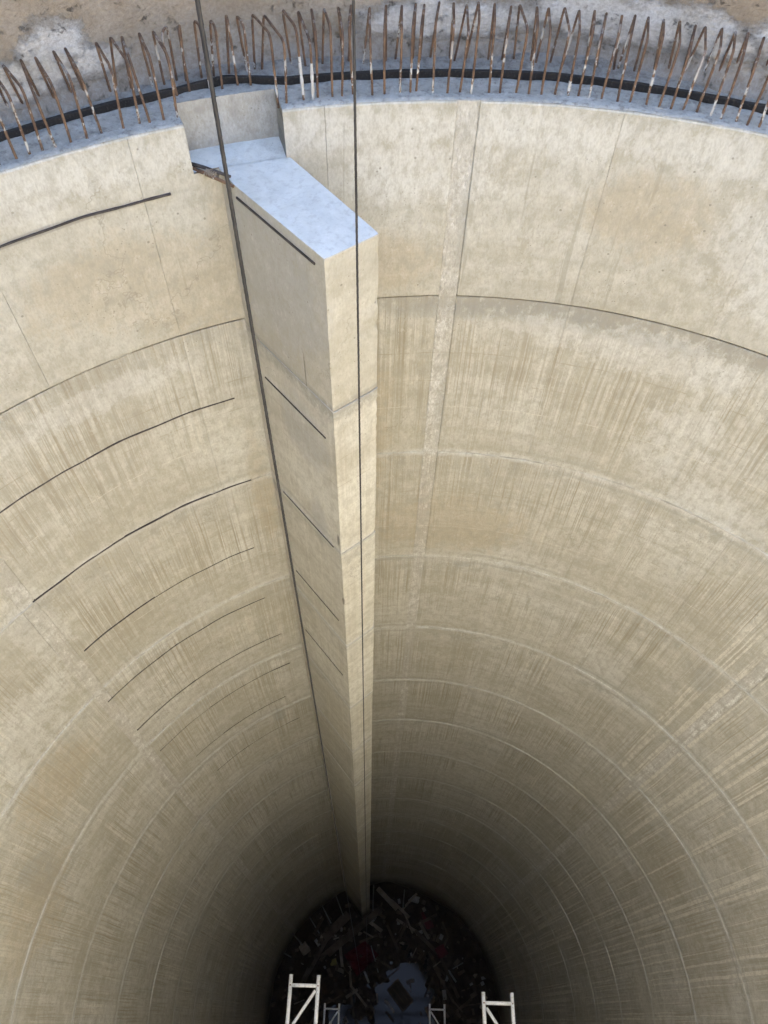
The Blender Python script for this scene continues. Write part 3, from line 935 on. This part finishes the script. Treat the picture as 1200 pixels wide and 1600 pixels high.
# ------------------------------------------------------------------ hanging wires and the hoist gantry they hang from
HZ = 7.0
def rope(x, y, label, R0):
    mb = MB()
    mb.tube([(x, y, HZ)] + [(x, y, z) for z in (3, 1, 0, -2, -6, -12, -20, FLOOR + 0.25)], R0 * 0.85, 10)
    # twisted strands
    for s_ in range(3):
        pts = []
        z = 2.2
        while z > -3.0:
            th = z * 95 + s_ * 2 * math.pi / 3
            pts.append((x + R0 * 0.45 * math.cos(th), y + R0 * 0.45 * math.sin(th), z))
            z -= 0.011
        mb.tube(pts, R0 * 0.55, 5)
    o = mb.build('hanging_wire', M['rope'], None, True, None, False)
    tag(o, label, 'wire', 'dark hoist wires hanging down the shaft')
D1 = 1.32
rope(-0.2369 * D1, 0.9715 * D1, 'dark hanging wire on the left, running down along the pier root', 0.0045)
rope(-0.0557 * D1, 0.9985 * D1, 'dark hanging wire on the right, crossing the front edge of the pier', 0.0029)

gt = empty('hoist_gantry', (-0.4, 1.3, TOP))
tag(gt, 'dark steel hoist gantry with plank deck carrying the wires above the shaft', 'gantry')
GI = Matrix.Translation((0.4, -1.3, -TOP))
def gpart(mb, name, mat):
    o = mb.build(name, mat, gt)
    o.matrix_parent_inverse = GI
for y in (0.5, 1.45):
    mb = MB()
    mb.box((0.0, y, HZ + 0.12), (13, 0.22, 0.3))
    gpart(mb, 'beam', M['groove'])
for x in (-6.2, 6.2):
    for y in (0.5, 1.45):
        mb = MB()
        mb.box((x, y, (TOP + HZ) / 2), (0.16, 0.16, HZ - TOP - 0.002))
        gpart(mb, 'post', M['groove'])
for k in range(9):
    mb = MB()
    mb.box((-1.75 + k * 0.27, 0.98, HZ + 0.265), (0.2, 2.1 + 0.12 * math.sin(k * 2.3), 0.045))
    gpart(mb, 'plank', M['timber'])

# ------------------------------------------------------------------ white ladder frames reaching in from the near wall
def ladder_frame(x0, x1, z, tip, flip, label):
    r = empty('ladder_frame', ((x0 + x1) / 2, -3.6, z))
    tag(r, label, 'frame', 'white ladder frames reaching into the lower shaft')
    inv = Matrix.Translation((-(x0 + x1) / 2, 3.6, -z))
    def part(mb, name, mat=M['white']):
        o = mb.build(name, mat, r, True)
        o.matrix_parent_inverse = inv
        for p in o.data.polygons:
            p.use_smooth = len(p.vertices) == 4
    for x in (x0, x1):
        mb = MB()
        yb = CY - math.sqrt(16 - (x - CX) ** 2) + 0.02
        mb.tube([(x, yb, z), (x, 0.0, z), (x, tip, z)], 0.024, 12)
        part(mb, 'rail')
    ys = [tip - 0.115 - 0.56 * k for k in range(7)]
    for k, y in enumerate(ys):
        mb = MB()
        mb.tube([(x0 + 0.022, y, z), (x1 - 0.022, y, z)], 0.0215, 10)
        part(mb, 'rung')
    for y in ys[:3]:
        for x in (x0, x1):
            mb = MB()
            mb.tube([(x, y - 0.0, z + 0.018), (x, y - 0.0, z + 0.030)], 0.009, 8)
            part(mb, 'pin', M['rebar'])
    for k, (ya, yb_) in enumerate(zip(ys, ys[1:])):
        mb = MB()
        a, b = (x1, x0) if (k % 2 == 0) != flip else (x0, x1)
        s_ = 1 if a > b else -1
        mb.tube([(a - s_ * 0.03, ya - 0.05, z), (b + s_ * 0.03, yb_ + 0.10, z)], 0.019, 10)
        part(mb, 'brace')
ladder_frame(-0.995, -0.645, 2.0036 - 11.0, 0.458, False, 'bright white ladder frame at the bottom left, nearer of the two on that side')
ladder_frame(1.445, 1.805, 2.0036 - 11.0, 0.335, True, 'bright white ladder frame at the bottom right, nearer of the two on that side')
ladder_frame(-1.09, -0.73, 2.0036 - 22.0, 0.33, False, 'small dim ladder frame low in the shaft, just right of the bright left frame')
ladder_frame(1.53, 1.90, 2.0036 - 22.0, 0.385, True, 'small dim ladder frame low in the shaft, just left of the bright right frame')

# ------------------------------------------------------------------ shaft floor, mud, water
fm = MB()
nr, na = 90, 220
def fh(x, y):
    q = Vector((x, y, 0))
    h = 0.12 + noise.noise(q * 0.7) * 0.16 + noise.noise(q * 2.1) * 0.15 + noise.noise(q * 4.5) * 0.17 + noise.noise(q * 11) * 0.07
    d = math.hypot(x - CX, y - CY)
    h += max(0, (d - 2.2)) * 0.16 + max(0, d - 3.1) * max(0.0, 0.35 + 1.5 * noise.noise(Vector((x * 0.9, y * 0.9, 4.0))))
    for (px, py, rx, ry, dep) in ((1.35, 0.55, 0.62, 0.85, 0.55), (0.55, 0.55, 0.35, 0.6, 0.42), (-1.1, 0.1, 0.38, 0.3, 0.40), (1.25, 1.45, 0.4, 0.25, 0.34), (0.7, -0.8, 1.2, 0.7, 0.45), (1.75, 1.0, 0.2, 0.4, 0.2)):
        e = ((x - px) / rx) ** 2 + ((y - py) / ry) ** 2
        h -= dep * math.exp(-e * 0.9)
    return h
rows = []
for i in range(nr):
    r = 4.06 * i / (nr - 1)
    row = []
    for j in range(na):
        p = P(360 * j / na, r, 0)
        row.append(fm.add((p.x, p.y, FLOOR + fh(p.x, p.y))))
    rows.append(row)
for i in range(nr - 1):
    for j in range(na):
        k = (j + 1) % na
        fm.face((rows[i][j], rows[i][k], rows[i + 1][k], rows[i + 1][j]))
tag(fm.build('shaft_floor', M['mud'], None, True), kind='structure')
pw = MB()
i0 = pw.add(*[P(360 * j / 48, 3.0, FLOOR - 0.02) for j in range(48)])
pw.face([i0 + j for j in range(48)])
tag(pw.build('puddle_water', M['water']), kind='structure')

def thing(mb, name, mat, label, cat, group=None):
    return tag(mb.build(name, mat), label, cat, group)
FZ = FLOOR
def on_floor(x, y, dz=0.05):
    return (x, y, FZ + fh(x, y) + dz)
# loose timbers on the mud  (x0,y0,x1,y1,width,thick, material, label)
PLANKS = [
 (-1.72, 2.45, -0.85, 3.25, 0.30, 0.10, 'timber', 'broad muddy board lying left of the pier foot'),
 (-1.55, 1.95, 0.35, 3.45, 0.22, 0.12, 'timber', 'long muddy beam slanting from the pier foot down to the left'),
 (-1.80, 1.85, -0.40, 2.95, 0.13, 0.10, 'timber', 'thin dark batten lying along the long muddy beam'),
 (-2.35, 1.10, -1.45, 2.75, 0.12, 0.09, 'timber', 'thin pole on the left side of the debris, behind the left ladder frame'),
 (0.20, 4.05, 0.95, 3.40, 0.17, 0.07, 'pale_timber', 'pale plank right of the pier foot, leaning to the lower right'),
 (0.72, 3.72, 1.42, 3.18, 0.10, 0.06, 'pale_timber', 'short pale batten crossing the end of the pale plank'),
 (0.95, 3.15, 1.75, 2.75, 0.09, 0.07, 'pale_timber', 'narrow pale batten in the middle of the right-hand debris'),
 (1.65, 2.80, 2.65, 1.95, 0.12, 0.07, 'timber', 'dark batten running from the middle of the debris to the right'),
 (2.55, 2.05, 3.20, 0.75, 0.10, 0.07, 'timber', 'slim timber below the small red piece at the right'),
 (2.30, 1.75, 3.05, 0.60, 0.08, 0.06, 'timber', 'slimmer timber beside the puddle on the right'),
 (0.60, 2.95, 1.05, 2.15, 0.09, 0.06, 'timber', 'short dark batten pointing from the debris to the puddle'),
 (1.05, 2.5, 1.35, 3.05, 0.10, 0.06, 'timber', 'stubby batten between pale batten and puddle'),
 (-0.15, 3.1, 0.42, 2.75, 0.12, 0.08, 'pale_timber', 'stubby pale offcut above the red sheet'),
]
for k, (x0, y0, x1, y1, w, t_, mt, lb) in enumerate(PLANKS):
    mb = MB()
    h = max(fh(x0, y0), fh(x1, y1), fh((x0 + x1) / 2, (y0 + y1) / 2))
    za = max(fh(x0, y0), h - 0.12) + t_ / 2 + 0.02
    zb_ = max(fh(x1, y1), h - 0.12) + t_ / 2 + 0.02
    mb.beam((x0, y0, FZ + za + 0.03 * (k % 3)), (x1, y1, FZ + zb_ + 0.03 * (k % 3)), w, t_)
    thing(mb, 'plank', M[mt], lb, 'plank', 'loose timbers in the debris at the shaft bottom')
# red plastic sheet
mb = MB()
c4 = [Vector((-0.95, 1.95)), Vector((-0.21, 2.42)), Vector((0.33, 1.98)), Vector((-0.45, 1.30))]
n = 12
g = []
for i in range(n + 1):
    row = []
    for j in range(n + 1):
        u, v = i / n, j / n
        q = c4[0].lerp(c4[1], u).lerp(c4[3].lerp(c4[2], u), v)
        z = FZ + max(fh(q.x, q.y), -0.02) + 0.10 + noise.noise(Vector((q.x * 3, q.y * 3, 1))) * 0.10
        row.append((q.x, q.y, z))
    g.append(row)
ti = [[mb.add(p) for p in row] for row in g]
bi = [[mb.add((p[0], p[1], p[2] - 0.02)) for p in row] for row in g]
for i in range(n):
    for j in range(n):
        mb.face((ti[i][j], ti[i + 1][j], ti[i + 1][j + 1], ti[i][j + 1]))
        mb.face((bi[i][j], bi[i][j + 1], bi[i + 1][j + 1], bi[i + 1][j]))
for i in range(n):
    for (A_, B_) in (((i, 0), (i + 1, 0)), ((i + 1, n), (i, n)), ((0, i + 1), (0, i)), ((n, i), (n, i + 1))):
        mb.face((ti[A_[0]][A_[1]], bi[A_[0]][A_[1]], bi[B_[0]][B_[1]], ti[B_[0]][B_[1]]))
thing(mb, 'red_sheet', M['red'], 'crumpled dark red plastic sheet lying among the timbers above the puddle', 'sheet')
# formwork panel lying in the water
fp = empty('formwork_panel', (1.13, 0.78, FZ + 0.02))
tag(fp, 'dark ribbed formwork panel lying tilted in the blue puddle', 'panel')
FI = Matrix.Translation((-1.13, -0.78, -FZ - 0.02))
ax = Vector((0.59, -0.65, 0)).normalized()
ay = Vector((0.46, 0.24, 0)).normalized()
cc = Vector((1.13, 0.78, FZ + 0.07))
q3 = Matrix((ax, Vector((0, 0, 1)).cross(ax), Vector((0, 0, 1)))).transposed()
def fpart(mb, name, mat):
    o = mb.build(name, mat, fp)
    o.matrix_parent_inverse = FI
pv = Vector((0, 0, 1)).cross(ax)
mb = MB(); mb.box(cc, (0.86, 0.50, 0.03), q3); fpart(mb, 'board', M['mud'])
for s_ in (-1, 1):
    mb = MB(); mb.box(cc + pv * s_ * 0.24 + Vector((0, 0, 0.045)), (0.88, 0.05, 0.06), q3); fpart(mb, 'frame_rail', M['timber'])
    mb = MB(); mb.box(cc + ax * s_ * 0.42 + Vector((0, 0, 0.043)), (0.05, 0.42, 0.055), q3); fpart(mb, 'frame_end', M['timber'])
for s_ in (-0.06, 0.1):
    mb = MB(); mb.box(cc + pv * s_ + Vector((0, 0, 0.035)), (0.6, 0.035, 0.04), q3); fpart(mb, 'rib', M['timber'])
# steel bars propped against the wall
STEEL = [(-3.30, 2.00, -2.41, 1.61, 'lowest pale bar leaning on the wall at the left of the debris'), (-2.95, 2.62, -2.42, 2.15, 'pale bar leaning on the left wall, second from the bottom'),
         (-2.42, 3.25, -1.9, 2.6, 'pale bar leaning on the left wall, in the middle of the five'), (-1.84, 3.45, -1.49, 2.93, 'pale bar leaning on the wall, second from the pier'),
         (-1.32, 3.72, -1.05, 3.2, 'pale bar leaning on the wall just left of the pier foot'), (0.05, 4.1, 0.05, 3.25, 'pale bar lying straight out from the wall just right of the pier'),
         (1.2, 4.0, 1.18, 3.5, 'short pale bar against the wall right of the pale plank')]
for x0, y0, x1, y1, lb in STEEL:
    mb = MB()
    mb.tube([(x0, y0, FZ + max(fh(x0, y0), 0) + 0.55), (x1, y1, FZ + max(fh(x1, y1), 0) + 0.06)], 0.022, 8)
    thing(mb, 'steel_bar', M['steel'], lb, 'bar', 'pale steel bars leaning at the foot of the wall')
def chunk(c, s_, ang, mat, name, lb, cat):
    bm = bmesh.new()
    bmesh.ops.create_cube(bm, size=1)
    bmesh.ops.subdivide_edges(bm, edges=bm.edges[:], cuts=2, use_grid_fill=True)
    for v in bm.verts:
        v.co += Vector((noise.noise(v.co * 3 + Vector((c[0], c[1], 0))), noise.noise(v.co * 3.3 + Vector((4, 1, 2))), noise.noise(v.co * 2.7))) * 0.12
        v.co = Vector((v.co.x * s_[0], v.co.y * s_[1], v.co.z * s_[2]))
    me = bpy.data.meshes.new(name)
    bm.to_mesh(me)
    bm.free()
    me.materials.append(mat)
    o = link_mesh(name, me)
    o.location = on_floor(c[0], c[1], s_[2] * 0.4)
    o.rotation_euler = (0.05, 0.08, R_(ang))
    tag(o, lb, cat)
chunk((1.55, 3.85), (0.50, 0.22, 0.16), -15, M['sack'], 'concrete_block', 'pale grey concrete block by the far wall right of the pale plank', 'block')
chunk((2.60, 2.15), (0.36, 0.34, 0.2), 30, M['red'], 'red_bucket_lid', 'small dull red piece near the right wall of the debris', 'scrap')
chunk((2.10, 3.15), (0.30, 0.55, 0.12), 20, M['red'], 'red_scrap', 'narrow dull red scrap between the pale block and the right wall', 'scrap')
chunk((-2.38, 2.07), (0.30, 0.34, 0.2), 40, M['pale_timber'], 'timber_block', 'squarish pale timber block among the leaning bars on the left', 'block')
chunk((-1.35, 1.72), (0.26, 0.2, 0.14), 10, M['yellow'], 'yellow_scrap', 'small dull yellow scrap left of the red sheet', 'scrap')
# rubble nobody could count
rs = random.Random(5)
mb = MB()
for k in range(420):
    r = 3.9 * math.sqrt(rs.random())
    a = rs.uniform(0, 360)
    p = P(a, r, 0)
    h = fh(p.x, p.y)
    if h < -0.03:
        if rs.random() < 0.6: continue
        h = -0.02
    s_ = rs.uniform(0.03, 0.13)
    q = Matrix.Rotation(rs.uniform(0, 3), 3, 'Z') @ Matrix.Rotation(rs.uniform(-0.4, 0.4), 3, 'X')
    mb.box((p.x, p.y, FZ + h + s_ * 0.2), (s_ * rs.uniform(0.7, 2.6), s_, s_ * 0.6), q, rs.choice((0, 0, 0, 0, 0, 0, 1, 2)))
for k in range(110):
    r = 3.6 * math.sqrt(rs.random())
    a = rs.uniform(0, 360)
    p = P(a, r, 0)
    th = rs.choice((0.6, 0.75, 2.2, 2.5)) + rs.uniform(-0.5, 0.5)
    L = rs.uniform(0.25, 0.9)
    dx, dy = math.cos(th) * L / 2, math.sin(th) * L / 2
    if fh(p.x, p.y) < -0.12 and rs.random() < 0.7: continue
    za, zb_ = [max(0.0, fh(p.x + s_ * dx, p.y + s_ * dy)) + rs.uniform(0.02, 0.16) for s_ in (-1, 1)]
    w = rs.uniform(0.03, 0.11)
    mb.beam((p.x - dx, p.y - dy, FZ + za), (p.x + dx, p.y + dy, FZ + zb_), w, w * 0.6, mi=rs.choice((0, 0, 0, 0, 2, 3)))
o = mb.build('rubble', [M['timber'], M['sack'], M['pale_timber'], M['steel']])
o['kind'] = 'stuff'
